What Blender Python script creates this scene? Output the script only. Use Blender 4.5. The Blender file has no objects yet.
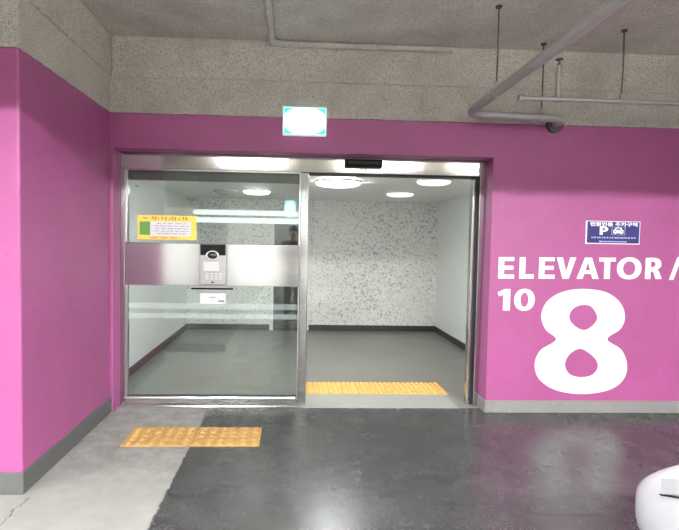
import bpy, bmesh, math, random
from mathutils import Vector, Matrix, Euler
random.seed(7)
PI = math.pi
SC = bpy.context.scene
COL = SC.collection

# ------------------------------------------------------------------ helpers
def obj(name, bm, m=None, parent=None, smooth=False, label=None):
    me = bpy.data.meshes.new(name)
    bmesh.ops.recalc_face_normals(bm, faces=bm.faces)
    bm.to_mesh(me); bm.free()
    if smooth:
        for p in me.polygons: p.use_smooth = True
        me.set_sharp_from_angle(angle=math.radians(40))
    o = bpy.data.objects.new(name, me); COL.objects.link(o)
    if m: me.materials.append(m)
    if parent:
        o.parent = parent
        o.matrix_parent_inverse = Matrix.Translation(-Vector(parent.location)) if not parent.parent else Matrix.Identity(4)
        if parent.parent:
            top = parent
            while top.parent: top = top.parent
            o.matrix_parent_inverse = Matrix.Translation(-Vector(top.location)) if False else parent_inv(parent)
    if label: o['label'] = label
    return o

def parent_inv(p):
    # world matrix of p is a pure translation chain: parts are built in world coordinates
    m = Matrix.Identity(4)
    chain = []
    q = p
    while q: chain.append(q); q = q.parent
    for q in reversed(chain):
        m = m @ q.matrix_parent_inverse @ q.matrix_basis
    return m.inverted()

def thing(name, label, cat, loc, group=None):
    o = bpy.data.objects.new(name, None); COL.objects.link(o)
    o.empty_display_size = .1
    o.location = loc; o['label'] = label; o['category'] = cat
    if group: o['group'] = group
    return o

def tag(o, label, cat, group=None):
    o['label'] = label; o['category'] = cat
    if group: o['group'] = group
    # move the origin to the base of the thing
    if o.type == 'MESH' and not o.parent:
        vs = [v.co for v in o.data.vertices]
        c = Vector(((min(v.x for v in vs)+max(v.x for v in vs))/2, (min(v.y for v in vs)+max(v.y for v in vs))/2, min(v.z for v in vs)))
        o.data.transform(Matrix.Translation(-c)); o.location = c
    return o

def struct(name, bm, m, parent=None, label=None):
    o = obj(name, bm, m, parent)
    if not parent: o['kind'] = 'structure'
    if label: o['label'] = label
    return o

def box(bm, x0, x1, y0, y1, z0, z1, bev=0, seg=2):
    r = bmesh.ops.create_cube(bm, size=1)
    vs = r['verts']
    for v in vs:
        v.co = Vector(((x0+x1)/2+v.co.x*(x1-x0), (y0+y1)/2+v.co.y*(y1-y0), (z0+z1)/2+v.co.z*(z1-z0)))
    if bev:
        es = list({e for v in vs for e in v.link_edges})
        bmesh.ops.bevel(bm, geom=es, offset=bev, segments=seg, affect='EDGES', profile=.5)
    return bm

def bxo(*a, **k):
    return box(bmesh.new(), *a, **k)

def cyl(bm, p0, p1, r0, r1=None, n=24, caps=True):
    p0, p1 = Vector(p0), Vector(p1); r1 = r0 if r1 is None else r1
    d = p1-p0
    q = d.to_track_quat('Z', 'Y').to_matrix().to_4x4()
    bmesh.ops.create_cone(bm, cap_ends=caps, segments=n, radius1=r0, radius2=r1, depth=d.length,
                          matrix=Matrix.Translation((p0+p1)/2) @ q)
    return bm

def tube(bm, pts, r, n=16, caps=True):
    """round tube swept along a polyline"""
    pts = [Vector(p) for p in pts]; rings = []
    up = None
    for i, p in enumerate(pts):
        a = (pts[i]-pts[i-1]).normalized() if i > 0 else (pts[1]-pts[0]).normalized()
        b = (pts[i+1]-pts[i]).normalized() if i < len(pts)-1 else a
        t = (a+b).normalized()
        if up is None:
            up = Vector((0, 0, 1)) if abs(t.z) < .9 else Vector((1, 0, 0))
        u = (up - t*up.dot(t)).normalized(); up = u
        w = t.cross(u)
        k = 1/max(.4, math.sqrt((1+a.dot(b))/2))
        rr = r[i] if isinstance(r, (list, tuple)) else r
        rings.append([bm.verts.new(p+(u*math.cos(2*PI*j/n)+w*math.sin(2*PI*j/n))*rr) for j in range(n)])
    for i in range(len(rings)-1):
        for j in range(n):
            bm.faces.new((rings[i][j], rings[i][(j+1) % n], rings[i+1][(j+1) % n], rings[i+1][j]))
    if caps:
        bm.faces.new(rings[0][::-1]); bm.faces.new(rings[-1])
    return bm

def arc(c, a, b, n=8):
    """rounded corner from a to b about corner point c (quadratic)"""
    a, b, c = Vector(a), Vector(b), Vector(c)
    return [a*(1-t)**2+c*2*t*(1-t)+b*t*t for t in [i/n for i in range(n+1)]]

def lathe(bm, prof, c, n=40, axis='Z'):
    rings = []
    for r, h in prof:
        ring = []
        for j in range(n):
            a = 2*PI*j/n
            if axis == 'Z': p = Vector((r*math.cos(a), r*math.sin(a), h))
            elif axis == 'Y': p = Vector((r*math.cos(a), h, r*math.sin(a)))
            else: p = Vector((h, r*math.cos(a), r*math.sin(a)))
            ring.append(bm.verts.new(p+Vector(c)))
        rings.append(ring)
    for i in range(len(rings)-1):
        for j in range(n):
            bm.faces.new((rings[i][j], rings[i][(j+1) % n], rings[i+1][(j+1) % n], rings[i+1][j]))
    bm.faces.new(rings[0][::-1]); bm.faces.new(rings[-1])
    return bm

def shape_mesh(loops, thick=.0015):
    """flat filled outlines (2-D loops, holes by even-odd) as a thin solid; x right, y up, thickness along -Y after turning"""
    cu = bpy.data.curves.new('c', 'CURVE'); cu.dimensions = '2D'; cu.fill_mode = 'BOTH'; cu.extrude = thick/2
    for lp in loops:
        s = cu.splines.new('POLY'); s.points.add(len(lp)-1); s.use_cyclic_u = True
        for p, (x, y) in zip(s.points, lp): p.co = (x, y, 0, 1)
    o = bpy.data.objects.new('c', cu); COL.objects.link(o)
    me = bpy.data.meshes.new_from_object(o.evaluated_get(bpy.context.evaluated_depsgraph_get()))
    bpy.data.objects.remove(o); bpy.data.curves.remove(cu)
    return me

def text_mesh(body, thick=.001, bold=0.0):
    cu = bpy.data.curves.new('t', 'FONT'); cu.body = body; cu.extrude = thick/2; cu.offset = bold
    cu.align_x = 'CENTER'; cu.align_y = 'CENTER'
    o = bpy.data.objects.new('t', cu); COL.objects.link(o)
    me = bpy.data.meshes.new_from_object(o.evaluated_get(bpy.context.evaluated_depsgraph_get()))
    bpy.data.objects.remove(o); bpy.data.curves.remove(cu)
    return me

def flat_on_wall(name, me, m, y, parent, box_=None, label=None):
    """turn a flat xy mesh upright so it faces -Y at depth y; box_=(x0,x1,z0,z1) fits it"""
    xs = [v.co.x for v in me.vertices]; ys = [v.co.y for v in me.vertices]
    if box_:
        sx = (box_[1]-box_[0])/(max(xs)-min(xs)); sy = (box_[3]-box_[2])/(max(ys)-min(ys))
        for v in me.vertices:
            v.co = Vector((box_[0]+(v.co.x-min(xs))*sx, v.co.y, v.co.z)) if False else Vector((box_[0]+(v.co.x-min(xs))*sx, box_[2]+(v.co.y-min(ys))*sy, v.co.z))
    for v in me.vertices:
        v.co = Vector((v.co.x, y-v.co.z, v.co.y))
    bm = bmesh.new(); bm.from_mesh(me); bpy.data.meshes.remove(me)
    o = obj(name, bm, m, parent)
    if label: o['label'] = label
    return o

def ell(cx, cy, rx, ry, n=40, p=2.0):
    out = []
    for i in range(n):
        a = 2*PI*i/n; c, s = math.cos(a), math.sin(a)
        out.append((cx+rx*math.copysign(abs(c)**(2/p), c), cy+ry*math.copysign(abs(s)**(2/p), s)))
    return out

def catmull(pts, k=6):
    out = []; n = len(pts)
    for i in range(n):
        p0, p1, p2, p3 = (pts[(i+j-1) % n] for j in range(4))
        for t in [j/k for j in range(k)]:
            out.append(tuple(.5*(2*b+(c-a)*t+(2*a-5*b+4*c-d)*t*t+(3*b-a-3*c+d)*t**3) for a, b, c, d in zip(p0, p1, p2, p3)))
    return out

# ------------------------------------------------------------------ materials
class NT:
    def __init__(s, name):
        s.m = bpy.data.materials.new(name); s.m.use_nodes = True
        s.t = s.m.node_tree; s.n = s.t.nodes; s.p = s.n['Principled BSDF']; s.out = s.n['Material Output']
    def node(s, kind, **k):
        nd = s.n.new(kind)
        for a, b in k.items():
            if a.startswith('i_'):
                nd.inputs[int(a[2:])].default_value = b
            else: setattr(nd, a, b)
        return nd
    def link(s, a, b): s.t.links.new(a, b)
    def coord(s):
        return s.node('ShaderNodeNewGeometry').outputs['Position']
    def noise(s, scale, detail=4, rough=.6, vec=None):
        nd = s.node('ShaderNodeTexNoise'); nd.inputs['Scale'].default_value = scale
        nd.inputs['Detail'].default_value = detail; nd.inputs['Roughness'].default_value = rough
        s.link(vec if vec is not None else s.coord(), nd.inputs['Vector']); return nd.outputs['Fac']
    def voro(s, scale, feature='F1', vec=None):
        nd = s.node('ShaderNodeTexVoronoi'); nd.feature = feature; nd.inputs['Scale'].default_value = scale
        s.link(vec if vec is not None else s.coord(), nd.inputs['Vector']); return nd.outputs['Distance']
    def math(s, op, a, b=None, c=None, clamp=False):
        nd = s.node('ShaderNodeMath', operation=op, use_clamp=clamp)
        for i, v in enumerate((a, b, c)):
            if v is None: continue
            if isinstance(v, (int, float)): nd.inputs[i].default_value = v
            else: s.link(v, nd.inputs[i])
        return nd.outputs[0]
    def step(s, v, lo, hi, a=0., b=1.):
        nd = s.node('ShaderNodeMapRange', clamp=True)
        s.link(v, nd.inputs[0])
        for i, x in zip((1, 2, 3, 4), (lo, hi, a, b)): nd.inputs[i].default_value = x
        return nd.outputs[0]
    def mix(s, f, a, b):
        nd = s.node('ShaderNodeMix', data_type='RGBA')
        for i, v in ((0, f), (6, a), (7, b)):
            if isinstance(v, (int, float)): nd.inputs[i].default_value = v
            elif isinstance(v, tuple): nd.inputs[i].default_value = (*v, 1) if len(v) == 3 else v
            else: s.link(v, nd.inputs[i])
        return nd.outputs[2]
    def sep(s, v=None):
        nd = s.node('ShaderNodeSeparateXYZ'); s.link(v if v is not None else s.coord(), nd.inputs[0]); return nd.outputs
    def bump(s, h, strength=.4, dist=.01):
        nd = s.node('ShaderNodeBump'); nd.inputs['Strength'].default_value = strength; nd.inputs['Distance'].default_value = dist
        s.link(h, nd.inputs['Height']); s.link(nd.outputs[0], s.p.inputs['Normal'])
    def base(s, v):
        if isinstance(v, tuple): s.p.inputs['Base Color'].default_value = (*v, 1)
        else: s.link(v, s.p.inputs['Base Color'])
    def rough(s, v):
        if isinstance(v, (int, float)): s.p.inputs['Roughness'].default_value = v
        else: s.link(v, s.p.inputs['Roughness'])
    def set(s, **k):
        for a, b in k.items(): s.p.inputs[a.replace('_', ' ')].default_value = b
        return s

def simple(name, col, rough=.5, metal=0, var=.08, bump=0, nscale=30, emit=None, es=0):
    t = NT(name)
    n = t.noise(nscale)
    dark = tuple(c*(1-var) for c in col); light = tuple(min(1, c*(1+var)) for c in col)
    t.base(t.mix(n, dark, light)); t.rough(rough); t.set(Metallic=metal)
    if bump: t.bump(t.noise(nscale*3), bump, .004)
    if emit:
        t.p.inputs['Emission Color'].default_value = (*emit, 1); t.p.inputs['Emission Strength'].default_value = es
    return t.m

MAG = (.335, .076, .225)
CONC = (.82, .79, .71)
PAINT_TOP = 2.475

def concrete_colour(t):
    big = t.noise(1.6, 5, .65); fine = t.noise(72, 4, .8)
    c = t.mix(t.step(big, .36, .62), tuple(x*.78 for x in CONC), tuple(x*1.08 for x in CONC))
    c = t.mix(t.step(fine, .34, .54), (.52, .495, .44), c)  # dark speckle stands in for relief shading the bump barely shows
    c = t.mix(t.step(t.noise(130, 2, .7), .60, .68), c, (.22, .21, .19))
    pit = t.step(t.voro(48), .05, .16)
    sel = t.step(t.noise(9, 2), .50, .62)
    pitm = t.math('MULTIPLY', t.math('SUBTRACT', 1., pit), sel)
    c = t.mix(pitm, c, (.13, .12, .11))
    return c
def spray_height(t):
    x = t.sep()[0]
    co = t.math('ADD', t.math('ADD', t.math('MULTIPLY', t.noise(20, 3, .6), .8), t.math('MULTIPLY', t.noise(42, 4, .7), 1.0)), t.math('MULTIPLY', t.noise(110, 3, .7), .6))
    return co

def wall_mat(name):
    t = NT(name)
    z = t.sep()[2]
    conc = concrete_colour(t)
    edge = t.math('ADD', z, t.math('MULTIPLY', t.math('SUBTRACT', t.noise(14, 3), .5), .012))
    up = t.step(edge, PAINT_TOP-.003, PAINT_TOP+.003)
    pn = t.noise(2.2, 4, .6)
    mag = t.mix(t.step(pn, .35, .7), tuple(c*.93 for c in MAG), tuple(c*1.05 for c in MAG))
    t.base(t.mix(up, mag, conc))
    t.rough(t.math('ADD', t.math('MULTIPLY', up, .32), .5))
    h = spray_height(t)
    smooth = t.math('MULTIPLY', t.noise(18, 4, .6), .16)
    hm = t.node('ShaderNodeMix', data_type='FLOAT')
    t.link(up, hm.inputs[0]); t.link(smooth, hm.inputs[2]); t.link(h, hm.inputs[3])
    t.bump(hm.outputs[0], 1.0, .026)
    return t.m

M = {}
M['wall'] = wall_mat('painted_wall')
t = NT('sprayed_ceiling'); t.base(concrete_colour(t)); t.rough(.85); t.bump(spray_height(t), 1.0, .026); M['conc'] = t.m

# garage floor: pale bare concrete bay on the left, dark glossy paint elsewhere
t = NT('garage_floor')
P = t.sep(); X, Y = P[0], P[1]
n1 = t.math('MULTIPLY', t.math('SUBTRACT', t.noise(16, 4, .7), .5), .05)
xx = t.math('ADD', X, n1)
pale_m = t.step(xx, -.706, -.696, 1, 0)
near = t.step(t.math('ADD', Y, n1), 2.30, 2.32)
stripe = t.math('MULTIPLY', t.step(xx, -.88, -.87), pale_m)
pale_all = t.math('MAXIMUM', t.math('MULTIPLY', pale_m, near), stripe)
cn = t.noise(5, 5, .65)
pale = t.mix(t.step(cn, .35, .68), (.235, .24, .228), (.28, .287, .272))
pale = t.mix(t.step(t.noise(38, 4, .75), .62, .70), pale, (.30, .30, .28))
scuff = t.math('MULTIPLY', t.step(Y, 2.7, 3.4), t.step(t.noise(7, 5, .75), .40, .62))
pale = t.mix(t.math('MULTIPLY', scuff, .75), pale, (.15, .145, .14))
dark = t.mix(t.step(t.noise(3.2, 5, .65), .35, .7), (.036, .037, .038), (.054, .055, .056))
worn = t.math('MULTIPLY', t.step(t.noise(2.1, 3, .6), .50, .64), t.step(t.noise(70, 3, .8), .50, .62))
dark = t.mix(t.math('MULTIPLY', worn, .55), dark, (.11, .11, .105))
spk = t.math('MULTIPLY', t.step(t.voro(7.5), .045, .03), t.step(t.noise(2.7, 2), .5, .55))
dark = t.mix(spk, dark, (.55, .55, .54))
col = t.mix(pale_all, dark, pale)
# a crack running from the foot of the left wall, and the joint in front of the car
wob = t.math('MULTIPLY', t.math('SUBTRACT', t.noise(9, 3, .6), .5), .12)
crack = t.math('MULTIPLY', t.step(t.math('ABSOLUTE', t.math('ADD', t.math('ADD', X, 1.445), wob)), .003, .007, 1, 0), t.step(Y, 2.84, 2.86, 1, 0))
col = t.mix(t.math('MULTIPLY', crack, .8), col, (.1, .095, .09))
joint = t.math('MULTIPLY', t.step(t.math('ABSOLUTE', t.math('SUBTRACT', Y, 2.625)), .004, .007, 1, 0), t.step(X, 1.05, 1.5))
col = t.mix(joint, col, (.012, .012, .012))
t.base(col)
rg = t.math('ADD', t.math('MULTIPLY', t.noise(4, 4, .7), .18), .17)
rg = t.math('ADD', rg, t.math('MULTIPLY', worn, .18))
rm = t.node('ShaderNodeMix', data_type='FLOAT'); t.link(pale_all, rm.inputs[0]); t.link(rg, rm.inputs[2]); rm.inputs[3].default_value = .62
t.rough(rm.outputs[0])
t.set(Specular_IOR_Level=.46)
t.bump(t.noise(60, 4, .65), .10, .006)
M['floor'] = t.m

t = NT('lobby_floor')
c = t.mix(t.step(t.noise(2.0, 4, .6), .3, .7), (.165, .16, .145), (.21, .205, .185))
c = t.mix(t.step(t.noise(120, 2, .6), .42, .66), c, (.17, .165, .15))
br = t.node('ShaderNodeTexBrick'); br.offset = 0
br.inputs['Scale'].default_value = 1; br.inputs['Mortar Size'].default_value = .004
br.inputs['Brick Width'].default_value = .6; br.inputs['Row Height'].default_value = .6
t.link(t.coord(), br.inputs['Vector'])
c = t.mix(t.math('MULTIPLY', br.outputs['Fac'], .35), c, (.1, .1, .09))
t.base(c); t.rough(.32); M['lobby_floor'] = t.m

t = NT('stippled_plaster')
def cells(scale):
    vn = t.node('ShaderNodeTexVoronoi'); vn.inputs['Scale'].default_value = scale
    t.link(t.coord(), vn.inputs['Vector']); return t.sep(vn.outputs['Color'])[0]
patch = t.step(t.noise(1.3, 3, .6), .40, .62, .80, .62)
c = t.mix(t.math('GREATER_THAN', cells(52), patch), (.78, .78, .75), (.60, .60, .58))
c = t.mix(t.math('GREATER_THAN', cells(41), t.math('ADD', patch, .22)), c, (.44, .44, .43))
t.base(c); t.rough(.55); t.bump(t.noise(45, 3, .7), .3, .008); M['plaster'] = t.m
M['lobby_white'] = simple('lobby_white', (.76, .79, .77), .5, 0, .05, .1, 8)
M['lobby_ceil'] = simple('lobby_ceiling_paint', (.84, .86, .84), .45, 0, .05, .05, 3)
M['base_grey'] = simple('grey_skirting_paint', (.215, .215, .21), .5, 0, .18, .25, 14)
M['base_dark'] = simple('dark_skirting', (.035, .035, .037), .4, 0, .2)
M['hall_white'] = simple('white_hall_paint', (.74, .75, .73), .6, 0, .05, .1, 4)
M['hall_grey'] = simple('grey_hall_paint', (.20, .20, .20), .6, 0, .08, .1, 4)
M['white_paint'] = simple('white_wall_lettering_paint', (.82, .82, .82), .45, 0, .02)
M['pale_slab'] = simple('pale_threshold_concrete', (.30, .30, .28), .55, 0, .16, .15, 40)

# brushed stainless steel
t = NT('brushed_steel')
mp = t.node('ShaderNodeMapping'); mp.inputs['Scale'].default_value = (2.2, 2.2, 240)
t.link(t.coord(), mp.inputs['Vector'])
br_ = t.noise(1, 3, .6, mp.outputs[0])
t.base(t.mix(br_, (.53, .53, .53), (.62, .62, .61)))
t.set(Metallic=1.0)
t.rough(t.math('ADD', t.math('MULTIPLY', br_, .06), .11))
t.bump(t.noise(1.6, 1, .4), .05, .02)
M['steel'] = t.m
M['bright_steel'] = simple('satin_steel_trim', (.78, .78, .77), .28, 1, .05)
M['dark_gap'] = simple('black_rubber', (.012, .012, .012), .6, 0, .2)
M['black'] = simple('black_plastic', (.004, .004, .0045), .5, 0, .2)
M['black'].node_tree.nodes['Principled BSDF'].inputs['Specular IOR Level'].default_value = .15
M['galv'] = simple('galvanised_pipe', (.46, .46, .455), .42, .55, .15, .1, 18)
M['rod'] = simple('rusty_dark_rod', (.09, .08, .075), .6, .5, .4, 0, 40)
M['yellow_tile'] = None
def tile_mat(name, a, b):
    t = NT(name)
    w = t.step(t.noise(24, 4, .7), .40, .66)
    t.base(t.mix(w, b, a)); t.rough(.55); t.bump(t.noise(110, 3), .15, .003); return t.m
M['tile_out'] = tile_mat('worn_ochre_tile', (.50, .305, .09), (.34, .195, .06))
M['tile_in'] = tile_mat('yellow_tile', (.66, .42, .115), (.52, .32, .085))

def glass_mat(name, tint, ior=1.5, gain=1.0):
    t = NT(name); t.n.remove(t.p)
    fr = t.node('ShaderNodeFresnel'); fr.inputs['IOR'].default_value = ior
    tr = t.node('ShaderNodeBsdfTransparent'); tr.inputs[0].default_value = (*tint, 1)
    gl = t.node('ShaderNodeBsdfGlossy'); gl.inputs['Roughness'].default_value = .012
    mx = t.node('ShaderNodeMixShader')
    t.link(t.math('MULTIPLY', fr.outputs[0], gain), mx.inputs[0]); t.link(tr.outputs[0], mx.inputs[1]); t.link(gl.outputs[0], mx.inputs[2])
    t.link(mx.outputs[0], t.out.inputs[0]); return t.m
M['glass'] = glass_mat('door_glass', (.93, .97, .955), 1.75)
def film_mat(name, col, a):
    t = NT(name)
    t.base(col); t.rough(.5); t.set(Alpha=a); return t.m
M['film'] = film_mat('frosted_film', (.78, .92, .89), .62)
M['film_thin'] = film_mat('thin_frosted_film', (.78, .92, .89), .11)
M['yellow'] = simple('yellow_print', (.85, .56, .08), .5, 0, .05)
M['green'] = simple('green_print', (.10, .27, .045), .5, 0, .35, 0, 60)
M['paper'] = simple('white_paper', (.60, .60, .63), .55, 0, .03)
M['ink'] = simple('dark_ink', (.05, .045, .05), .6)
M['grey_ink'] = simple('grey_ink', (.30, .29, .32), .6)
M['red_ink'] = simple('red_ink', (.62, .12, .10), .6)
M['navy'] = simple('navy_print', (.022, .022, .145), .6, 0, .15)
M['white_print'] = simple('white_print', (.80, .80, .84), .45, 0, .02)
M['pale_blue'] = simple('pale_blue_print', (.36, .38, .66), .45, 0, .05)
M['screen'] = simple('pale_screen', (.55, .56, .56), .12, 0, .1)
M['white_box'] = simple('white_plastic', (.75, .75, .75), .4)
M['rubber'] = simple('black_rubber_stop', (.03, .03, .03), .7, 0, .2)
M['car_white'] = simple('white_car_paint', (.60, .61, .65), .25, 0, .01)
M['car_glass'] = simple('dark_car_glass', (.015, .018, .02), .06)
M['head'] = simple('clear_lamp_lens', (.52, .54, .57), .12)
M['tail'] = simple('red_lamp_lens', (.4, .02, .02), .15)
M['tyre'] = simple('tyre_rubber', (.02, .02, .02), .8)
M['alloy'] = simple('alloy_wheel', (.5, .5, .5), .3, 1)

def emit_mat(name, col, s):
    t = NT(name); t.base((.8, .8, .8)); t.rough(.4)
    t.p.inputs['Emission Color'].default_value = (*col, 1); t.p.inputs['Emission Strength'].default_value = s
    return t.m
LAMP = 26.
M['lamp'] = emit_mat('lamp_diffuser', (1, .98, .95), LAMP)
M['lamp_up'] = emit_mat('added_uplight', (1, .97, .92), 125.)  # upward glow added to brighten ceiling and bare concrete
M['lamp_row'] = emit_mat('wide_lamp_diffuser', (1, .99, .97), 800.)
M['lamp_strong'] = emit_mat('added_rear_lamp_diffuser', (1, .99, .97), 800.)  # for lamps added to make the rear wall bright in the steel
M['lamp_bay'] = emit_mat('bay_lamp_diffuser', (1, .99, .97), 1400.)
M['lobby_lamp'] = emit_mat('lobby_lamp_diffuser', (.97, 1, .98), 58.)
M['lobby_lamp_mid'] = emit_mat('mid_lobby_lamp_diffuser', (.97, 1, .98), 12.)
M['lobby_lamp_dim'] = emit_mat('dim_lobby_lamp_diffuser', (.97, 1, .98), 1.6)
# the exit sign: cyan panel, its overexposed white middle painted into the emission
t = NT('exit_panel')
tc = t.node('ShaderNodeTexCoord'); mp = t.node('ShaderNodeMapping')
mp.inputs['Location'].default_value = (-.5, -.5, -.5); 
t.link(tc.outputs['Generated'], mp.inputs[0])
ps = t.sep(mp.outputs[0])
d = t.math('MULTIPLY', 1., t.math('ADD', t.math('POWER', t.math('ABSOLUTE', ps[0]), 2.6), t.math('POWER', t.math('ABSOLUTE', ps[2]), 2.6)))
d4 = t.math('POWER', d, 1/2.6)
t.base((.1, .8, .75))
t.link(t.mix(t.step(d4, .43, .535), (.75, 1, .98), (.02, .86, .80)), t.p.inputs['Emission Color'])
t.link(t.step(d4, .44, .58, 8., .95), t.p.inputs['Emission Strength'])
M['exit'] = t.m
M['exit_side'] = emit_mat('exit_frame', (.86, 1, .98), .55)

# ------------------------------------------------------------------ the setting
WY, GY, CZ = 4.28, 4.48, 3.08
XL, XR = -1.5, 1.69           # left wall face, right edge of the recess
OL = -1.475
struct('floor', bxo(-9, 9, -7, 4.39, -.2, 0), M['floor'])
fl = struct('floor_lobby', bxo(-1.9, 2.6, 4.39, 8.5, -.2, 0), M['lobby_floor'])
fl['label'] = 'grey lobby floor behind the doors'
struct('ceiling', bxo(-9, 9, -7, 4.5, CZ, CZ+.2), M['conc'])
bm = bmesh.new()
box(bm, OL, XR, WY, GY, 2.19, CZ)                 # lintel
box(bm, XR, 9, WY, GY, 0, CZ)                     # right of the doors
box(bm, XL-.02, OL, WY, GY, 0, CZ)
box(bm, OL, 9, WY-.022, WY+.01, 2.765, CZ)        # thicker sprayed coat along the top
WALL = struct('wall_front', bm, M['wall'])
bm = bmesh.new()
box(bm, -2.2, XL, 2.89, GY+.02, 0, CZ, .012, 2)
box(bm, -2.22, XL+.02, 2.87, WY-.01, 2.765, CZ, .01, 2)
struct('wall_left', bm, M['wall'])
# grey skirting painted and rendered round the foot of the walls
bm = bmesh.new()
box(bm, XR-.004, 9, WY-.012, WY+.01, 0, .105, .004)
box(bm, XR-.012, XR+.01, WY-.012, GY-.03, 0, .105, .004)
struct('baseboard_right', bm, M['base_grey'])
bm = bmesh.new()
box(bm, XL-.01, XL+.012, 2.885, WY+.10, 0, .125, .006)
box(bm, -2.21, XL+.012, 2.878, 2.90, 0, .125, .006)
struct('baseboard_left', bm, simple('dark_grey_skirting_paint', (.095, .098, .098), .5, 0, .18, .25, 14))
# lobby
LX0, LX1, LY, LZ = -1.70, 2.39, 8.32, 2.13
struct('wall_lobby_back', bxo(LX0-.1, LX1+.1, LY, LY+.15, 0, LZ+.1), M['plaster'])
struct('wall_lobby_left', bxo(LX0-.15, LX0, GY+.02, LY, 0, LZ+.1), M['lobby_white'])
struct('wall_lobby_right', bxo(LX1, LX1+.15, GY, LY, 0, LZ+.1), M['lobby_white'])
struct('ceiling_lobby', bxo(LX0-.1, LX1+.1, GY+.12, LY+.1, LZ, LZ+.12), M['lobby_ceil'])
struct('baseboard_lobby_back', bxo(LX0, LX1, LY-.014, LY, 0, .088, .003), M['base_dark'])
struct('baseboard_lobby_left', bxo(LX0, LX0+.014, GY+.14, LY, 0, .088, .003), M['base_dark'])
struct('baseboard_lobby_right', bxo(LX1-.014, LX1, GY+.02, LY, 0, .088, .003), M['base_dark'])
struct('trim_1', bxo(.10, 1.49, 4.385, 4.785, -.01, .004), M['pale_slab'], label='pale concrete threshold strip in the open doorway')
# the garage behind the photographer, seen in glass, steel and paint
struct('wall_rear', bxo(-9, 9, -7.2, -7, 0, CZ), M['hall_white'])
struct('wall_garage_left', bxo(-9.2, -9, -7, 4.48, 0, CZ), M['hall_white'])
struct('wall_garage_right', bxo(9, 9.2, -7, 4.28, 0, CZ), M['hall_white'])
struct('wall_bay_back', bxo(-9, -2.2, 4.28, 4.48, 0, CZ), M['wall'])

# ------------------------------------------------------------------ painted lettering on the front wall
H1 = 1.0
def seg(*p): return [tuple(q) for q in p]
def letter_loops(ch):
    if ch == 'E': return [[(0, 0), (.73, 0), (.73, .19), (.26, .19), (.26, .42), (.68, .42), (.68, .60), (.26, .60), (.26, .82), (.71, .82), (.71, 1), (0, 1)]], .73
    if ch == 'L': return [[(0, 0), (.66, 0), (.66, .2), (.27, .2), (.27, 1), (0, 1)]], .66
    if ch == 'V': return [[(.30, 0), (.58, 0), (.90, 1), (.62, 1), (.455, .32), (.28, 1), (0, 1)]], .90
    if ch == 'A': return [[(0, 0), (.27, 0), (.34, .23), (.66, .23), (.74, 0), (1.02, 0), (.67, 1), (.35, 1)], [(.39, .40), (.61, .40), (.50, .79)]], 1.02
    if ch == 'T': return [[(.25, 0), (.52, 0), (.52, .81), (.77, .81), (.77, 1), (0, 1), (0, .81), (.25, .81)]], .77
    if ch == 'O': return [ell(.57, .5, .57, .52, 48, 2.15), ell(.57, .5, .285, .33, 40, 2.1)], 1.14
    if ch == 'R':
        o = [(0, 0), (.26, 0), (.26, .37)]
        o += [(.34, .36), (.40, .29), (.50, 0), (.79, 0), (.66, .33), (.60, .41), (.55, .45)]
        o += [(.66, .50), (.73, .60), (.745, .72), (.71, .86), (.61, .95), (.45, 1.0), (.25, 1.01), (0, .99)]
        return [o, [(.26, .56), (.36, .56), (.44, .60), (.475, .69), (.45, .78), (.37, .82), (.26, .82)]], .79
    if ch == '/': return [[(0, -.04), (.21, -.04), (.56, 1.04), (.35, 1.04)]], .56
    if ch == '1': return [[(.22, 0), (.49, 0), (.49, 1), (.27, 1), (0, .85), (.05, .66), (.22, .74)]], .49
    if ch == '0': return [ell(.40, .5, .40, .515, 44, 2.15), ell(.40, .5, .155, .335, 36, 2.1)], .80
def word(s, gaps):
    loops, x = [], 0
    for ch, g in zip(s, gaps):
        x += g
        lp, w = letter_loops(ch)
        loops += [[(px+x, py) for px, py in l] for l in lp]; x += w
    return loops
def scaled(loops, x0, z0, s, sx=None, shear=0):
    sx = sx or s
    return [[(x0+px*sx, z0+py*s+px*sx*shear) for px, py in l] for l in loops]
PT = WY-.0012
s = .184
xs = [0.0, .23, .23, .07, .05, -.01, .07, .18, .34]
lp = scaled(word('ELEVATOR/', xs), 1.763, 1.163, s, .1915, .011)
flat_on_wall('painted_word', shape_mesh(lp), M['white_paint'], PT, WALL, label='white painted capital letters reading ELEVATOR and a slash')
lp = scaled(word('10', [0, .16]), 1.765, .889, .184, .224, .01)
flat_on_wall('painted_number', shape_mesh(lp), M['white_paint'], PT, WALL, label='small white painted number 10')
o8 = [(260, 228), (312, 235), (345, 258), (357, 290), (347, 319), (316, 343), (349, 368), (362, 404), (352, 438), (318, 461), (258, 470), (198, 461), (160, 436), (149, 402), (162, 369), (198, 344), (174, 321), (164, 290), (177, 257), (212, 235)]
t8 = [(261, 264), (280, 269), (293, 292), (284, 310), (264, 322), (244, 315), (229, 298), (231, 281), (243, 269)]
b8 = [(254, 365), (277, 377), (292, 394), (293, 411), (280, 426), (255, 431), (231, 425), (219, 408), (221, 390), (233, 374)]
def cv(l):
    out = []
    for x, y in catmull(l):
        u, v = (x-150)/211, (y-228)/242
        out.append((2.091+u*(.810+.009*v)+.034*v, 1.078+.010*u-v*(.915+.007*u)))
    return out
flat_on_wall('painted_number', shape_mesh([cv(o8), cv(t8), cv(b8)]), M['white_paint'], PT, WALL, label='huge white painted number 8')

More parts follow.
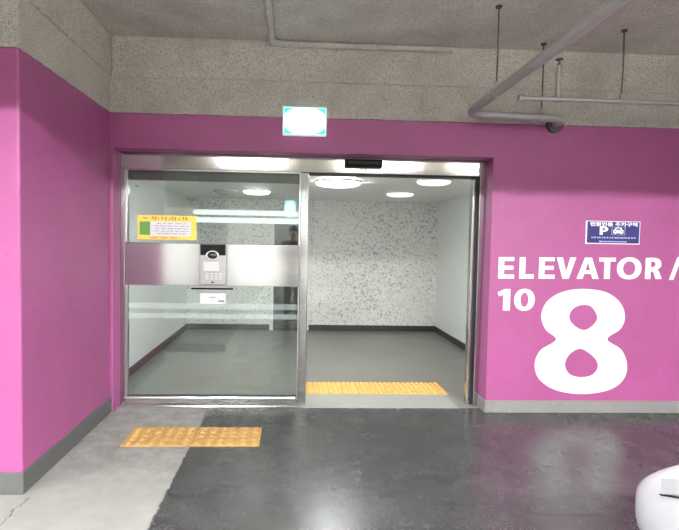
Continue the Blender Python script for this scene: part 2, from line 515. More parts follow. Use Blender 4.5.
# ------------------------------------------------------------------ the automatic door
DZ = 2.05
door = thing('door_1', 'automatic sliding door in brushed stainless steel', 'door', (0.1, GY, 0))
del door['category']; door['kind'] = 'structure'
obj('header', bxo(OL, 1.643, GY-.03, GY+.12, DZ, 2.19, .004), M['steel'], door)
obj('header_seal', bxo(.135, 1.63, GY-.012, GY+.10, DZ-.012, DZ+.002), M['dark_gap'], door)
obj('door_post', bxo(.066, .138, GY-.03, GY+.09, 0, DZ, .006), M['steel'], door)
obj('door_jamb', bxo(1.645, XR, GY-.03, GY+.10, 0, 2.19, .005), M['steel'], door)
obj('door_jamb', bxo(1.598, 1.630, GY+.02, GY+.10, 0, DZ-.01, .012), M['steel'], door)
obj('jamb_seal', bxo(1.628, 1.648, GY+.03, GY+.09, 0, DZ), M['dark_gap'], door)
obj('door_jamb', bxo(OL, -1.437, GY-.03, GY+.10, 0, DZ-.001, .004), M['steel'], door)
obj('threshold', bxo(OL, .066, GY-.085, GY+.08, 0, .012, .003), M['steel'], door)

obj('inner_rail', bxo(-1.437, .066, GY+.06, GY+.12, 1.965, DZ, .004), simple('grey_rail', (.16, .16, .155), .4, .5), door)
G0, G1 = -1.437, .066
d2 = thing('door_2', 'added dark door with pale frame in the lobby back wall, darkening the view through the glass', 'door', (-.02, LY, 0))
del d2['category']; d2['kind'] = 'structure'
obj('door_leaf', bxo(-.295, .225, LY-.04, LY-.004, .005, 1.80, .004), simple('added_door_black', (.012, .013, .013), .45, 0, .2), d2)  # door added to make a dark area behind the left glass
bm = bmesh.new(); box(bm, -.355, -.295, LY-.06, LY-.004, 0, 1.86, .004); box(bm, .225, .285, LY-.06, LY-.004, 0, 1.86, .004); box(bm, -.355, .285, LY-.06, LY-.004, 1.80, 1.86, .004)
obj('door_frame', bm, M['hall_white'], d2)
obj('door_handle', tube(bmesh.new(), [(.12, LY-.04, .98), (.12, LY-.09, .98), (.03, LY-.09, .98)], .009, 10), M['bright_steel'], d2, True)
gp = thing('glass_door_panel', 'left glass door panel in a thin steel frame with a steel band', 'glass door', ((G0+G1)/2, GY, .012))
obj('glass_pane', bxo(G0+.01, G1-.008, GY-.002, GY+.008, .07, DZ-.02), M['glass'], gp)
bm = bmesh.new()
box(bm, G0, G0+.016, GY-.022, GY+.02, .06, DZ, .003)
box(bm, G1-.012, G1, GY-.022, GY+.02, .06, DZ, .003)
box(bm, G0, G1, GY-.022, GY+.02, DZ-.012, DZ, .003)
obj('panel_frame', bm, M['bright_steel'], gp)
obj('bottom_rail', bxo(G0, G1, GY-.035, GY+.03, .012, .062, .004), M['steel'], gp)
obj('bottom_bead', bxo(G0, G1-.02, GY-.045, GY-.005, .060, .078, .006), M['bright_steel'], gp)
obj('glazing_bead', bxo(G0+.016, G1-.012, GY-.012, GY-.004, .079, .088), M['dark_gap'], gp)
obj('steel_band', bxo(G0-.012, G1-.004, GY-.028, GY+.02, 1.052, 1.418, .004), M['steel'], gp)
for z0, z1, xa in ((1.668, 1.712, -.86), (1.600, 1.648, -.86), (.845, .896, G0+.02), (.762, .806, G0+.02)):
    obj('safety_stripe', bxo(xa, G1-.014, GY-.0035, GY-.0022, z0, z1), M['film' if z0 > 1.3 else 'film_thin'], gp, label='pale frosted stripe across the glass')
for z in (1.897, 1.460):
    obj('etched_mark', bxo(-1.357, -1.325, GY-.0030, GY-.0022, z, z+.010), M['grey_ink'], gp, label='tiny dark maker stamp etched on the glass')

# sensor on the header
sn = thing('door_sensor', 'black motion sensor bar on the steel door header', 'sensor', (.606, GY-.05, 2.10))
obj('housing', bxo(.444, .768, GY-.075, GY-.031, 2.098, 2.168, .008), M['black'], sn)
obj('lens_strip', bxo(.47, .742, GY-.0785, GY-.074, 2.128, 2.15, .002), M['dark_gap'], sn)
for x in (.592, .622):
    obj('adjusting_pin', bxo(x-.004, x+.004, GY-.06, GY-.05, 2.072, 2.10), M['grey_ink'], sn)

# intercom on the band
BY = GY-.028
ic = thing('intercom', 'silver intercom panel with screen and keypad on the steel door band', 'intercom', (-.68, BY, 1.07))
obj('backplate', bxo(-.796, -.564, BY-.024, BY, 1.066, 1.416, .006), simple('grey_silver_panel', (.34, .33, .33), .4, .6), ic)
obj('camera_panel', bxo(-.788, -.572, BY-.032, BY-.023, 1.318, 1.412, .003), M['black'], ic)
bm = lathe(bmesh.new(), [(.048, 0), (.056, -.004), (.056, -.012), (.048, -.016), (.044, -.012), (.044, 0)], (-.684, BY-.030, 1.318), 40, 'Y')
for v in bm.verts: v.co.z = 1.318+(v.co.z-1.318)*.72
ring = obj('lens_ring', bm, M['white_box'], ic, True, label='white oval ring round the lens')
bm = lathe(bmesh.new(), [(.043, 0), (.04, -.010), (.026, -.017), (.006, -.020)], (-.684, BY-.028, 1.318), 32, 'Y')
for v in bm.verts: v.co.z = 1.318+(v.co.z-1.318)*.72
obj('camera_lens', bm, M['car_glass'], ic, True)
obj('screen', bxo(-.762, -.628, BY-.028, BY-.023, 1.182, 1.262, .002), M['screen'], ic)
for px in range(4):
    for pz in range(3):
        obj('key', bxo(-.744+px*.038, -.718+px*.038, BY-.030, BY-.023, 1.150-pz*.021, 1.164-pz*.021, .002), M['galv'], ic)
obj('key_hole', bxo(-.694, -.672, BY-.027, BY-.023, 1.080, 1.091), M['black'], ic)

# black slot and the white label under it
hd = thing('slot_tray', 'slim black tray with bright rim under the intercom', 'tray', (-.686, GY-.04, 1.02))
obj('tray_body', bxo(-.868, -.504, GY-.052, GY-.004, 1.020, 1.040, .004), M['black'], hd)
bm = bmesh.new()
box(bm, -.874, -.498, GY-.056, GY-.002, 1.038, 1.044, .002); box(bm, -.874, -.498, GY-.056, GY-.002, 1.016, 1.021, .002)
box(bm, -.507, -.498, GY-.056, GY-.002, 1.016, 1.044, .002)
obj('rim', bm, M['bright_steel'], hd)
nl = thing('notice_label', 'small white printed label on the glass under the intercom', 'notice', (-.686, GY-.004, .892))
obj('sheet', bxo(-.799, -.574, GY-.0055, GY-.0022, .893, .985), M['paper'], nl)
for x0, x1, z0, z1 in ((-.72, -.66, .945, .955), (-.785, -.765, .958, .964), (-.785, -.772, .915, .921), (-.715, -.67, .916, .920), (-.615, -.595, .957, .961)): obj('printed_mark', bxo(x0, x1, GY-.0064, GY-.0052, z0, z1), M['grey_ink'], nl)
obj('barcode', bxo(-.643, -.588, GY-.0064, GY-.0052, .912, .923), M['ink'], nl)

# yellow notice
yn = thing('door_notice', 'yellow bordered notice with green block on the upper door glass', 'notice', (-1.083, GY-.004, 1.445))
obj('sheet', bxo(-1.335, -.832, GY-.0055, GY-.0022, 1.446, 1.655), M['yellow'], yn)
obj('green_block', bxo(-1.318, -1.228, GY-.0064, GY-.0052, 1.484, 1.600), M['green'], yn)
obj('white_block', bxo(-1.228, -.878, GY-.0064, GY-.0052, 1.478, 1.602), M['paper'], yn)
bri = simple('brown_ink', (.24, .11, .03), .6)
obj('heading_mark', bxo(-1.288, -1.250, GY-.0064, GY-.0052, 1.625, 1.634), bri, yn)
x = -1.215; k = 0
while x < -.895:
    w = random.uniform(.016, .024); bm = bmesh.new(); k += 1
    if k % 3 == 0: box(bm, x, x+w, GY-.0064, GY-.0052, 1.618, 1.624); box(bm, x+w*.4, x+w*.65, GY-.0064, GY-.0052, 1.622, 1.643)
    elif k % 3 == 1: box(bm, x, x+w*.6, GY-.0064, GY-.0052, 1.630, 1.642); box(bm, x+w*.5, x+w*.85, GY-.0064, GY-.0052, 1.614, 1.643)
    else: box(bm, x, x+w, GY-.0064, GY-.0052, 1.634, 1.641); box(bm, x+w*.2, x+w*.8, GY-.0064, GY-.0052, 1.615, 1.636)
    obj('heading_mark', bm, bri, yn); x += w+random.choice((.005, .005, .016))
for k in range(5):
    x = -1.20+random.uniform(0, .03)
    while x < -.91:
        w = random.uniform(.02, .06); obj('printed_word', bxo(x, min(x+w, -.895), GY-.0072, GY-.0062, 1.494+k*.022, 1.501+k*.022), M['grey_ink'], yn); x += w+random.uniform(.006, .02)
for k in range(3): obj('foot_line', bxo(-1.22+k*.08, -1.16+k*.08, GY-.0064, GY-.0052, 1.457, 1.466), M['red_ink'], yn)

# ------------------------------------------------------------------ signs on the front wall
ps = thing('parking_sign', 'navy parking sign with white P and car above the wall lettering', 'sign', (2.75, WY, 1.47))
obj('board', bxo(2.513, 2.992, WY-.010, WY, 1.474, 1.672, .002), M['white_print'], ps)
obj('blue_field', bxo(2.523, 2.984, WY-.0115, WY-.0095, 1.482, 1.666), M['navy'], ps)
sy = WY-.0125
for wd, xa, xb in (('민원인용', 2.548, 2.748), ('주차구역', 2.768, 2.964)):
    flat_on_wall('heading_word', text_mesh(wd, .001, .035), M['white_print'], sy, ps, (xa, xb, 1.626, 1.663), 'white heading word')
Ploop = [[(0, 0), (.26, 0), (.26, .36), (.5, .38), (.68, .5), (.74, .68), (.68, .86), (.5, .98), (.3, 1), (0, 1)], [(.26, .55), (.4, .56), (.49, .68), (.4, .8), (.26, .81)]]
flat_on_wall('letter', shape_mesh(Ploop, .001), M['white_print'], sy, ps, (2.633, 2.708, 1.553, 1.625), 'white letter P')
car = [[(0, .10), (0, .55), (.10, .62), (.24, .95), (.76, .95), (.90, .62), (1, .55), (1, .10), (.86, .10), (.86, 0), (.72, 0), (.72, .10), (.28, .10), (.28, 0), (.14, 0), (.14, .10)], [(.24, .60), (.33, .82), (.67, .82), (.76, .60)], [(.1, .28), (.1, .42), (.26, .42), (.26, .28)], [(.74, .28), (.74, .42), (.9, .42), (.9, .28)]]
flat_on_wall('car_symbol', shape_mesh(car, .001), M['white_print'], sy, ps, (2.752, 2.842, 1.562, 1.617), 'white car symbol seen from the front')
bm = bmesh.new()
for x0, x1, z0, z1 in ((2.738, 2.742, 1.553, 1.623), (2.853, 2.857, 1.553, 1.623), (2.738, 2.857, 1.553, 1.556), (2.738, 2.857, 1.620, 1.623)): box(bm, x0, x1, sy-.0005, sy+.001, z0, z1)
obj('symbol_frame', bm, M['pale_blue'], ps)
bm = bmesh.new(); x = 2.562
while x < 2.94:
    w = random.uniform(.009, .02); box(bm, x, x+w, sy-.0005, sy+.001, 1.523, 1.536); x += w+random.uniform(.003, .012)
x = 2.64
box(bm, 2.632, 2.644, sy-.0005, sy+.001, 1.488, 1.503)
while x < 2.87:
    w = random.uniform(.01, .03); box(bm, x, x+w, sy-.0005, sy+.001, 1.490, 1.501); x += w+.004
obj('small_print', bm, M['pale_blue'], ps)

def exit_sign(label, x0, x1, y, z0, z1, facing=-1, depth=.05):
    e = thing('exit_sign', label, 'exit sign', ((x0+x1)/2, y, z0))
    y1 = y+facing*depth
    obj('housing', bxo(x0, x1, min(y, y1), max(y, y1), z0, z1, .006), M['exit_side'], e, label='pale lit casing')
    yp = y1+facing*.003
    obj('lit_panel', bxo(x0+.012, x1-.012, min(y1, yp), max(y1, yp), z0+.012, z1-.012), M['exit'], e, label='glowing cyan panel')
    return e
exit_sign('glowing cyan exit sign on the wall above the door', -.094, .266, WY, 2.322, 2.552)

# ------------------------------------------------------------------ tactile paving
def tactile(name, label, x0, x1, y0, y1, m, nx, ny, z=0.):
    k = 8; bm = bmesh.new(); sx, sy = (x1-x0)/nx, (y1-y0)/ny; r = min(sx, sy)*.36
    V = {}
    for i in range(nx*k+1):
        for j in range(ny*k+1):
            u, v = i/k, j/k
            d = math.hypot((u % 1-.5)*sx, (v % 1-.5)*sy)
            h = .012*min(1, max(0, (r-d)/(r*.4)))
            V[i, j] = bm.verts.new((x0+u*sx, y0+v*sy, z+.008+h))
    for i in range(nx*k):
        for j in range(ny*k):
            bm.faces.new((V[i, j], V[i+1, j], V[i+1, j+1], V[i, j+1]))
    be = [e for e in bm.edges if e.is_boundary]
    ex = bmesh.ops.extrude_edge_only(bm, edges=be)['geom']
    for v in [g for g in ex if isinstance(g, bmesh.types.BMVert)]: v.co.z = z
    o = obj(name, bm, m)
    return tag(o, label, 'tactile tile')
tactile('tactile_tile', 'worn ochre tactile tile on bare pale concrete, left of the pair', -1.178, -.698, 3.552, 3.903, M['tile_out'], 6, 5)
tactile('tactile_tile', 'worn ochre tactile tile partly on dark paint, right of the pair', -.694, -.212, 3.552, 3.903, M['tile_out'], 6, 5)
w = 1.44/5
desc = ['yellow tactile tile in the open doorway beside the steel post', 'yellow tactile tile in the doorway, second from the steel post', 'yellow tactile tile at the middle of the doorway strip',
        'yellow tactile tile in the doorway, second from the right end', 'yellow tactile tile at the right end of the doorway strip']
for k in range(5):
    tt = tactile('tactile_tile', desc[k], .085+k*w, .085+(k+1)*w-.002, 4.79, 5.18, M['tile_in'], 6, 6)
    tt['group'] = 'yellow tactile tiles across the doorway'

# ------------------------------------------------------------------ pipes under the ceiling
rx = 1.40
pts = [(1.36, -1.5, 2.50), (1.372, 1.5, 2.50)] + arc((1.40, 4.10, 2.50), (1.395, 3.96, 2.50), (1.50, 4.10, 2.50)) + arc((2.20, 4.10, 2.475), (2.10, 4.10, 2.485), (2.20, 4.20, 2.475))+[(2.20, 4.26, 2.475)]
big = thing('drain_pipe', 'thick grey pipe running overhead and turning along the wall', 'pipe', (1.40, 3.96, 2.50))
obj('pipe_run', tube(bmesh.new(), pts, .032, 20), M['galv'], big, True)
bm = bmesh.new(); cyl(bm, (1.50, 4.10, 2.498), (1.54, 4.10, 2.497), .037)
obj('pipe_coupling', bm, M['galv'], big, True)
bm = bmesh.new(); cyl(bm, (2.20, 4.245, 2.475), (2.20, 4.282, 2.475), .07)
obj('wall_flange', bm, M['rod'], big, True)
def hanger(label, x, y, z, r, dy=0):
    h = thing('pipe_hanger', label, 'hanger', (x, y, z))
    obj('rod', tube(bmesh.new(), [(x, y, z+r), (x+.003, y, (z+CZ)/2), (x, y, CZ)], .0055, 8), M['rod'], h, True)
    bm = bmesh.new(); cyl(bm, (x, y, CZ-.012), (x, y, CZ), .022, n=16)
    obj('ceiling_anchor', bm, M['rod'], h, True)
    bm = bmesh.new()
    ax = 'Y' if dy else 'X'
    lathe(bm, [(r+.001, -.013), (r+.006, -.013), (r+.006, .013), (r+.001, .013)], (x, y, z), 24, ax)
    box(bm, x-.010, x+.010, y-.010, y+.010, z+r, z+r+.04, .002)
    obj('clamp', bm, M['galv'], h, True)
hanger('thin rod hanger carrying the thick pipe where it comes overhead', 1.385, 3.50, 2.50, .032, 1)
hanger('thin rod hanger beside the sprinkler pipe near the wall', 2.0, 4.10, 2.487, .032)
sp = thing('sprinkler_pipe', 'thin pale horizontal sprinkler pipe with short riser along the right wall', 'pipe', (2.4, 3.8, 2.54))
bm = tube(bmesh.new(), [(1.70, 3.8, 2.553), (2.4, 3.8, 2.550), (7.5, 3.8, 2.53)], .018, 16)
obj('pipe_run', bm, M['galv'], sp, True)
bm = bmesh.new(); cyl(bm, (1.675, 3.8, 2.553), (1.725, 3.8, 2.553), .024)
obj('end_cap', bm, M['galv'], sp, True)
bm = bmesh.new(); cyl(bm, (1.975, 3.8, 2.55), (1.978, 3.8, 2.80), .019); cyl(bm, (1.945, 3.8, 2.552), (2.005, 3.8, 2.552), .024)
obj('riser', bm, M['galv'], sp, True)
bm = lathe(bmesh.new(), [(.010, 0), (.012, .02), (.006, .025), (.006, .04), (.028, .044), (.030, .048), (.006, .052)], (1.978, 3.8, 2.80), 20)
obj('sprinkler_head', bm, M['rod'], sp, True)
hanger('thin rod hanger carrying the thin sprinkler pipe', 2.468, 3.8, 2.55, .018)
cd = thing('conduit', 'thin conduit coated with spray, bending where ceiling meets wall', 'conduit', (-.19, 4.18, CZ-.02))
pts = [(-.19, -1, CZ-.026), (-.19, 3, CZ-.026)] + arc((-.19, 4.228, CZ-.028), (-.19, 4.12, CZ-.026), (-.08, 4.230, CZ-.030)) + [(.5, 4.232, CZ-.028), (1.3, 4.236, CZ-.026)]
obj('conduit_run', tube(bmesh.new(), pts, .024, 12), M['conc'], cd, True)

# ------------------------------------------------------------------ lamps
def lobby_lamp(label, x, y, r=.19, m='lobby_lamp_dim'):
    l = thing('ceiling_lamp', label, 'ceiling lamp', (x, y, LZ-.06), 'round lobby ceiling lamps')
    obj('lamp_base', lathe(bmesh.new(), [(r, 0), (r, -.014), (r*.94, -.018)], (x, y, LZ), 40), M['white_box'], l, True)
    obj('lamp_diffuser', lathe(bmesh.new(), [(r*.94, -.018), (r*.9, -.035), (r*.7, -.048), (r*.3, -.055), (.004, -.056)], (x, y, LZ), 40), M[m], l, True)
lobby_lamp('round lobby ceiling lamp seen just right of the steel post', .50, 5.75, .26, 'lobby_lamp')
lobby_lamp('round lobby ceiling lamp in the middle of the open doorway', 1.44, 6.85)
lobby_lamp('round lobby ceiling lamp nearest the top right of the doorway', 1.50, 5.42)
lobby_lamp('added unseen round lamp behind the door header, brightening the lobby', -.4, 4.88, .2, 'lobby_lamp')  # extra lamp out of view, added for more light in the lobby
lobby_lamp('round lobby ceiling lamp seen through the left door glass', -.49, 6.95, .19, 'lobby_lamp_mid')
dm = thing('ceiling_detector', 'round dim ceiling detector seen through the left door glass', 'detector', (-.93, 7.1, LZ-.05))
obj('detector_base', lathe(bmesh.new(), [(.17, 0), (.17, -.015), (.15, -.02)], (-.93, 7.1, LZ), 32), M['galv'], dm, True)
obj('detector_dome', lathe(bmesh.new(), [(.13, -.02), (.11, -.04), (.05, -.055), (.004, -.057)], (-.93, 7.1, LZ), 32), M['screen'], dm, True)

def hall_lamp(label, x, y, L=1.2, z=2.62, along='X', strong=None, wid=.09, up=True):
    l = thing('parking_lamp', label, 'lamp', (x, y, z), 'parking hall lamps')
    hx, hy = (L/2, wid/2) if along == 'X' else (wid/2, L/2)
    obj('housing', bxo(x-hx, x+hx, y-hy, y+hy, z+.012, z+.05, .006), M['white_box'], l)
    obj('diffuser', bxo(x-hx+.01, x+hx-.01, y-hy+.006, y+hy-.006, z, z+.013), M[strong or 'lamp'], l)
    if up: obj('added_uplight_strip', bxo(x-hx+.01, x+hx-.01, y-hy+.006, y+hy-.006, z+.049, z+.058), M['lamp_up'], l)  # glowing strip added on top to light the ceiling
    for s in (-.35, .35):
        px, py = (x+s*L, y) if along == 'X' else (x, y+s*L)
        obj('hanging_rod', tube(bmesh.new(), [(px, py, z+.05), (px, py, CZ)], .005, 8), M['rod'], l, True)
hall_lamp('short bright lamp hung over the parking bay on the left, out of the photo', -4.6, .45, .36, strong='lamp_bay', wid=.22, up=False)
hall_lamp('long lamp hung overhead in front of the glass panel', -.6, 1.3, 1.0)
hall_lamp('long lamp hung overhead in front of the open doorway', 1.25, 1.3, 1.2)
hall_lamp('long lamp hung overhead in front of the painted number', 3.0, 1.3, 1.2)
hall_lamp('added long lamp brightening the rear wall, left', -3.4, -6.1, 1.2, strong='lamp_strong', up=False)  # this and the middle one are added to brighten the rear wall
hall_lamp('added long lamp brightening the rear wall, middle', -1.0, -6.1, 1.2, strong='lamp_strong', up=False)
hall_lamp('long lamp hung near the rear wall, right', 2.4, -6.1, 1.2)
for lx, what in ((-1.3, 'left of'), (1.2, 'right of'), (3.6, 'far right of')):
    hall_lamp('wide lamp under the ceiling behind and ' + what + ' the photographer', lx, -1.0, 1.2, 2.85, strong='lamp_row', wid=.17, up=False)
struct('trim_3', bxo(-9, 9, -5.5, -5.2, 2.36, CZ, .01), M['conc'], label='added concrete beam hiding the rear lamps from the door glass')  # unseen beam added to keep lamp streaks out of the glass
struct('trim_2', bxo(-9, 9, 0.70, 1.0, 2.545, CZ, .01), M['conc'], label='concrete ceiling beam just ahead of the photographer')

# ------------------------------------------------------------------ wheel stop (seen mirrored in the glass)
ws = thing('wheel_stop', 'black rubber wheel stop on the bay floor, mirrored in the door glass', 'wheel stop', (-1.24, 2.25, 0))
bm = bmesh.new()
prof = [(-.075, 0), (-.06, .085), (-.045, .10), (.045, .10), (.06, .085), (.075, 0)]
a = [bm.verts.new((-1.63, 2.25+y, z)) for y, z in prof]; b = [bm.verts.new((-.85, 2.25+y, z)) for y, z in prof]
for i in range(len(prof)):
    j = (i+1) % len(prof); bm.faces.new((a[i], a[j], b[j], b[i]))
bm.faces.new(a[::-1]); bm.faces.new(b)
obj('stop_body', bm, M['rubber'], ws)
for x in (-1.48, -1.0):
    bm = bmesh.new(); cyl(bm, (x, 2.25, .098), (x, 2.25, .104), .02, n=16); obj('bolt', bm, M['galv'], ws)

# grey column behind the photographer
struct('column', bxo(-2.45, -1.75, -5.0, -4.4, 0, CZ, .01), M['hall_grey'])['label'] = 'square grey concrete column in the hall behind'
xs2 = exit_sign('cyan exit sign hanging behind the photographer, mirrored in the glass', -.22, .08, -3.7, 2.02, 2.46, 1)
bm = bmesh.new(); box(bm, -.1, -.04, -3.70, -3.66, 2.46, CZ)
obj('ceiling_bracket', bm, M['galv'], xs2)

# ------------------------------------------------------------------ the white car on the right
cx0 = 1.505                      # left flank
CW = 1.78
car = thing('car', 'white car whose rounded corner enters at the lower right', 'car', (cx0+CW/2, 0, 0))
def ring_pts(y, hw, zb, zt, crown, n=72, p=3.5):
    """one closed section across the car: flat-ish bottom, rounded shoulders"""
    out = []
    xc = cx0+CW/2; zc = (zb+zt)/2; hz = (zt-zb)/2
    for i in range(n):
        a = 2*PI*(i+.5)/n; c, s = math.cos(a), math.sin(a)
        x = hw*math.copysign(abs(c)**(2/p), c); z = hz*math.copysign(abs(s)**(2/p), s)
        if s < 0: x = hw*math.copysign(abs(c)**(2/7), c)
        if s > 0: z += crown*(1-(x/hw)**2)
        out.append(Vector((xc+x, y, zc+z)))
    return out
def loft(bm, secs):
    R = [[bm.verts.new(p) for p in s] for s in secs]; n = len(R[0])
    for i in range(len(R)-1):
        for j in range(n): bm.faces.new((R[i][j], R[i][(j+1) % n], R[i+1][(j+1) % n], R[i+1][j]))
    bm.faces.new(R[0][::-1]); bm.faces.new(R[-1])
    return bm
hw = CW/2
st = [(2.215, hw-.22, .20, .42, .0), (2.20, hw-.12, .16, .46, .01), (2.17, hw-.05, .14, .49, .02), (2.11, hw-.015, .13, .525, .03), (2.03, hw-.004, .13, .565, .045), (1.90, hw, .14, .615, .06),
      (1.6, hw, .16, .70, .07), (1.2, hw, .17, .80, .07), (.7, hw, .17, .88, .05), (-.6, hw, .17, .90, .03), (-1.5, hw, .18, .92, .03), (-2.0, hw-.01, .22, .92, .03), (-2.14, hw-.05, .28, .86, .02), (-2.2, hw-.14, .34, .76, .01)]
bodym = obj('body', loft(bmesh.new(), [ring_pts(*s) for s in st]), M['car_white'], car, True)
gh = [(1.15, hw-.14, .70, .86, .04), (.75, hw-.17, .7, 1.06, .04), (.35, hw-.20, .7, 1.25, .04), (-.1, hw-.22, .7, 1.35, .03), (-.8, hw-.22, .7, 1.36, .03), (-1.3, hw-.22, .7, 1.28, .03), (-1.7, hw-.2, .7, 1.08, .03), (-1.95, hw-.18, .7, .90, .02)]
obj('windows', loft(bmesh.new(), [ring_pts(*s) for s in gh]), M['car_glass'], car, True, label='dark glass')
rf = [(.25, hw-.27, 1.20, 1.235, .06), (0, hw-.24, 1.27, 1.345, .055), (-.4, hw-.235, 1.29, 1.385, .05), (-.9, hw-.235, 1.29, 1.375, .05), (-1.3, hw-.25, 1.2, 1.295, .05)]
obj('roof', loft(bmesh.new(), [ring_pts(*s) for s in rf]), M['car_white'], car, True)
for sx in (-1, 1):
    xw = cx0+CW/2+sx*(hw-.09)
    for yw in (1.35, -1.35):
        wb = obj('wheel', lathe(bmesh.new(), [(.20, -.10), (.29, -.10), (.32, -.07), (.32, .07), (.29, .10), (.20, .10)], (xw, yw, .32), 32, 'X'), M['tyre'], car, True)
        obj('wheel_rim', lathe(bmesh.new(), [(.20, -.096), (.17, -.100), (.05, -.097), (.05, .097), (.17, .100), (.20, .096)], (xw, yw, .32), 24, 'X'), M['alloy'], wb, True)
    xl = cx0+CW/2+sx*hw
    hl = bmesh.new(); a, b = sorted((xl-sx*.008, xl+sx*.003)); q = [(1.95, .455), (1.86, .50), (1.66, .56), (1.62, .60), (1.80, .585), (1.95, .52)]
    A = [hl.verts.new((a, y, z)) for y, z in q]; B = [hl.verts.new((b, y, z)) for y, z in q]
    hl.faces.new(A); hl.faces.new(B[::-1])
    for k in range(6): hl.faces.new((A[k], B[k], B[(k+1) % 6], A[(k+1) % 6]))
    obj('headlight', hl, M['head'], car)
    obj('headlight_seam', tube(bmesh.new(), [(xl, 1.955, .452), (xl, 1.86, .488), (xl, 1.66, .556)], .004, 8), M['dark_gap'], car)
    hl = bmesh.new(); a, b = sorted((xl-sx*.20, xl-sx*.005)); box(hl, a, b, -2.16, -2.0, .70, .84, .02)
    obj('tail_lamp', hl, M['tail'], car)
    mr = bmesh.new(); a, b = sorted((xl-sx*.06, xl+sx*.16)); box(mr, a, b, .62, .78, .92, 1.04, .03, 3)
    obj('mirror', mr, M['car_white'], car, True)

# ------------------------------------------------------------------ the photographer, mirrored in the glass
def skin(name, pts, edges, m, parent, root=0, sub=2):
    me = bpy.data.meshes.new(name); me.from_pydata([p[0] for p in pts], edges, []); o = bpy.data.objects.new(name, me); COL.objects.link(o)
    md = o.modifiers.new('Skin', 'SKIN'); md.use_smooth_shade = True
    sv = me.skin_vertices[0].data
    for i, p in enumerate(pts):
        r = p[1]; sv[i].radius = r if isinstance(r, tuple) else (r, r); sv[i].use_root = (i == root)
    sm = o.modifiers.new('Subdivision', 'SUBSURF'); sm.levels = sub; sm.render_levels = sub
    dg = bpy.context.evaluated_depsgraph_get()
    me2 = bpy.data.meshes.new_from_object(o.evaluated_get(dg)); me2.name = name
    bpy.data.objects.remove(o)
    me2.materials.clear(); me2.materials.append(m)
    for p in me2.polygons: p.use_smooth = True
    o = bpy.data.objects.new(name, me2); COL.objects.link(o)
    if parent:
        o.parent = parent; o.matrix_parent_inverse = parent_inv(parent)
    return o
M['skin'] = simple('skin', (.52, .33, .24), .5, 0, .05)
M['jacket'] = simple('dark_jacket', (.03, .03, .034), .8, 0, .15)
M['trousers'] = simple('dark_trousers', (.022, .024, .03), .8, 0, .15)
M['shoe'] = simple('pale_shoe', (.40, .40, .40), .6)
M['hair'] = simple('black_hair', (.012, .010, .010), .5)
PXo, PYo = .02, -.50
pe = thing('person', 'person in dark jacket and trousers holding up a phone, mirrored in the glass', 'person', (PXo, PYo, 0))
W_ = lambda x, y, z: (PXo+x, PYo+y, z)
pts = [(W_(0, 0, .92), (.15, .11)), (W_(0, 0, 1.12), (.135, .10)), (W_(0, .0, 1.32), (.16, .11)), (W_(0, .01, 1.44), (.075, .07)), (W_(0, .02, 1.50), (.052, .055)), (W_(0, .035, 1.56), (.068, .085)), (W_(0, .035, 1.64), (.076, .095)), (W_(0, .03, 1.70), (.055, .07))]
ed = [(0, 1), (1, 2), (2, 3), (3, 4), (4, 5), (5, 6), (6, 7)]
def add(par, p, r):
    pts.append((W_(*p), r)); ed.append((par, len(pts)-1)); return len(pts)-1
for s in (-1, 1):
    a = add(2, (s*.17, 0, 1.39), .062); a = add(a, (s*.235, .07, 1.17), .048); a = add(a, (s*.15, .27, 1.33), .036); w = add(a, (s*.10, .35, 1.40), .026)
    pm = add(w, (s*.085, .385, 1.425), (.026, .016))
    for k, (dx, dz) in enumerate(((-.012, .055), (-.006, .052), (.002, .045), (.010, .035))):
        f = add(pm, (s*(.078), .405+dx*.5, 1.435+dz*.5-.01*k), .009); add(f, (s*(.062), .415, 1.43+dz*.45-.016*k), .008)
    th = add(w, (s*.078, .36, 1.408), .010); add(th, (s*.052, .372, 1.40), .008)
    l = add(0, (s*.09, 0, .84), (.085, .09)); l = add(l, (s*.10, .01, .50), .056); l = add(l, (s*.105, -.01, .30), .05); l = add(l, (s*.11, -.02, .09), .036); l = add(l, (s*.115, .07, .045), (.04, .03)); add(l, (s*.12, .15, .035), (.038, .025))
body = skin('body', pts, ed, M['skin'], pe)
# face
for s in (-1, 1):
    bm = bmesh.new(); bmesh.ops.create_uvsphere(bm, u_segments=12, v_segments=8, radius=.013, matrix=Matrix.Translation(W_(s*.032, .112, 1.615)))
    obj('eye', bm, M['white_box'], pe, True)
    bm = bmesh.new(); bmesh.ops.create_uvsphere(bm, u_segments=12, v_segments=8, radius=.026, matrix=Matrix.Translation(W_(s*.078, .03, 1.60)) @ Matrix.Diagonal((.35, .7, 1.2, 1)))
    obj('ear', bm, M['skin'], pe, True)
bm = bmesh.new(); cyl(bm, W_(0, .115, 1.62), W_(0, .135, 1.575), .008, .016, 12); obj('nose', bm, M['skin'], pe, True)
bm = bmesh.new(); box(bm, PXo-.025, PXo+.025, PYo+.10, PYo+.122, 1.535, 1.549, .005); obj('mouth', bm, simple('lip', (.4, .17, .15), .5), pe, True)
bm = bmesh.new(); bmesh.ops.create_uvsphere(bm, u_segments=24, v_segments=16, radius=.1, matrix=Matrix.Translation(W_(0, .015, 1.665)) @ Matrix.Diagonal((.88, 1.02, .82, 1)))
obj('hair', bm, M['hair'], pe, True)
jp = [(W_(0, 0, .90), (.165, .125)), (W_(0, 0, 1.10), (.155, .12)), (W_(0, 0, 1.32), (.178, .128)), (W_(0, .01, 1.45), (.075, .075))]; je = [(0, 1), (1, 2), (2, 3)]
for s in (-1, 1):
    i = len(jp); jp += [(W_(s*.175, 0, 1.39), .078), (W_(s*.24, .07, 1.165), .062), (W_(s*.15, .27, 1.33), .048), (W_(s*.108, .335, 1.388), .036)]; je += [(2, i), (i, i+1), (i+1, i+2), (i+2, i+3)]
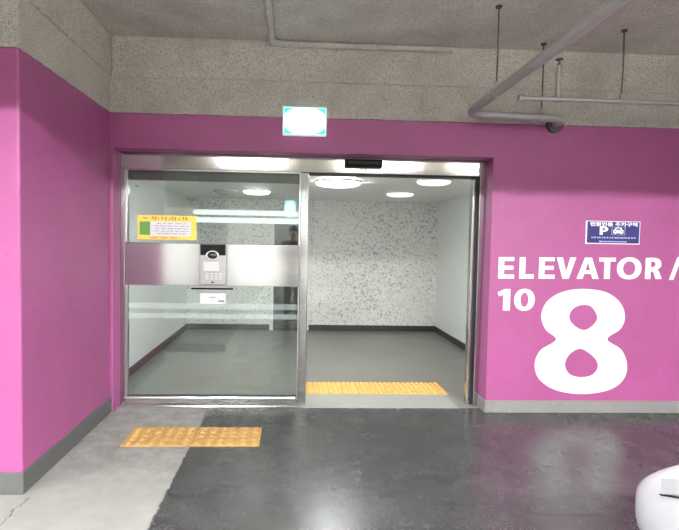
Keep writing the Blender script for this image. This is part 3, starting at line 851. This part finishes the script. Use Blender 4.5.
skin('jacket', jp, je, M['jacket'], pe)
tp = [(W_(0, 0, .95), (.155, .115)), (W_(0, 0, .88), (.16, .12))]; te = [(0, 1)]
for s in (-1, 1):
    i = len(tp); tp += [(W_(s*.095, 0, .80), (.10, .10)), (W_(s*.10, .01, .50), .074), (W_(s*.105, -.01, .28), .066), (W_(s*.11, -.015, .075), .058)]; te += [(1, i), (i, i+1), (i+1, i+2), (i+2, i+3)]
skin('trousers', tp, te, M['trousers'], pe)
for s in (-1, 1):
    skin('shoe', [(W_(s*.11, -.055, .042), (.042, .04)), (W_(s*.113, .03, .05), (.045, .048)), (W_(s*.118, .12, .038), (.046, .034)), (W_(s*.122, .185, .030), (.038, .026))], [(0, 1), (1, 2), (2, 3)], M['shoe'], pe)
ph = thing('phone', 'black phone held up by the person, mirrored in the glass', 'phone', (0, -.095, 1.36))
obj('phone_body', bxo(-.085, .085, -.10, -.092, 1.385, 1.46, .003), M['black'], ph)

# ------------------------------------------------------------------ camera, view
cam = bpy.data.cameras.new('camera'); co = bpy.data.objects.new('camera', cam); COL.objects.link(co)
F, PX, PY = 510., 316., 265.
cam.sensor_fit = 'HORIZONTAL'; cam.sensor_width = 36; cam.lens = F/679*36
cam.shift_x = (679/2-PX)/679; cam.shift_y = -(530/2-PY)/679
cam.clip_start = .02
fw = Vector((.0469582, .9978626, -.0454432)); R = Vector((.9987797, -.0462074, .0174344)); U = Vector((-.0152973, .0462064, .9988148))
co.matrix_world = Matrix(((R.x, U.x, -fw.x, 0), (R.y, U.y, -fw.y, 0), (R.z, U.z, -fw.z, 1.45), (0, 0, 0, 1)))
SC.camera = co
w = bpy.data.worlds.new('world'); SC.world = w; w.use_nodes = True
w.node_tree.nodes['Background'].inputs[0].default_value = (.5, .5, .5, 1); w.node_tree.nodes['Background'].inputs[1].default_value = .1
v = SC.view_settings; v.view_transform = 'Standard'; v.look = 'None'; v.exposure = 0; v.gamma = 1; v.use_curve_mapping = False
SC.cycles.max_bounces = 10; SC.cycles.diffuse_bounces = 6; SC.cycles.transparent_max_bounces = 12
SC.cycles.sample_clamp_indirect = 8
SC.cycles.use_denoising = True
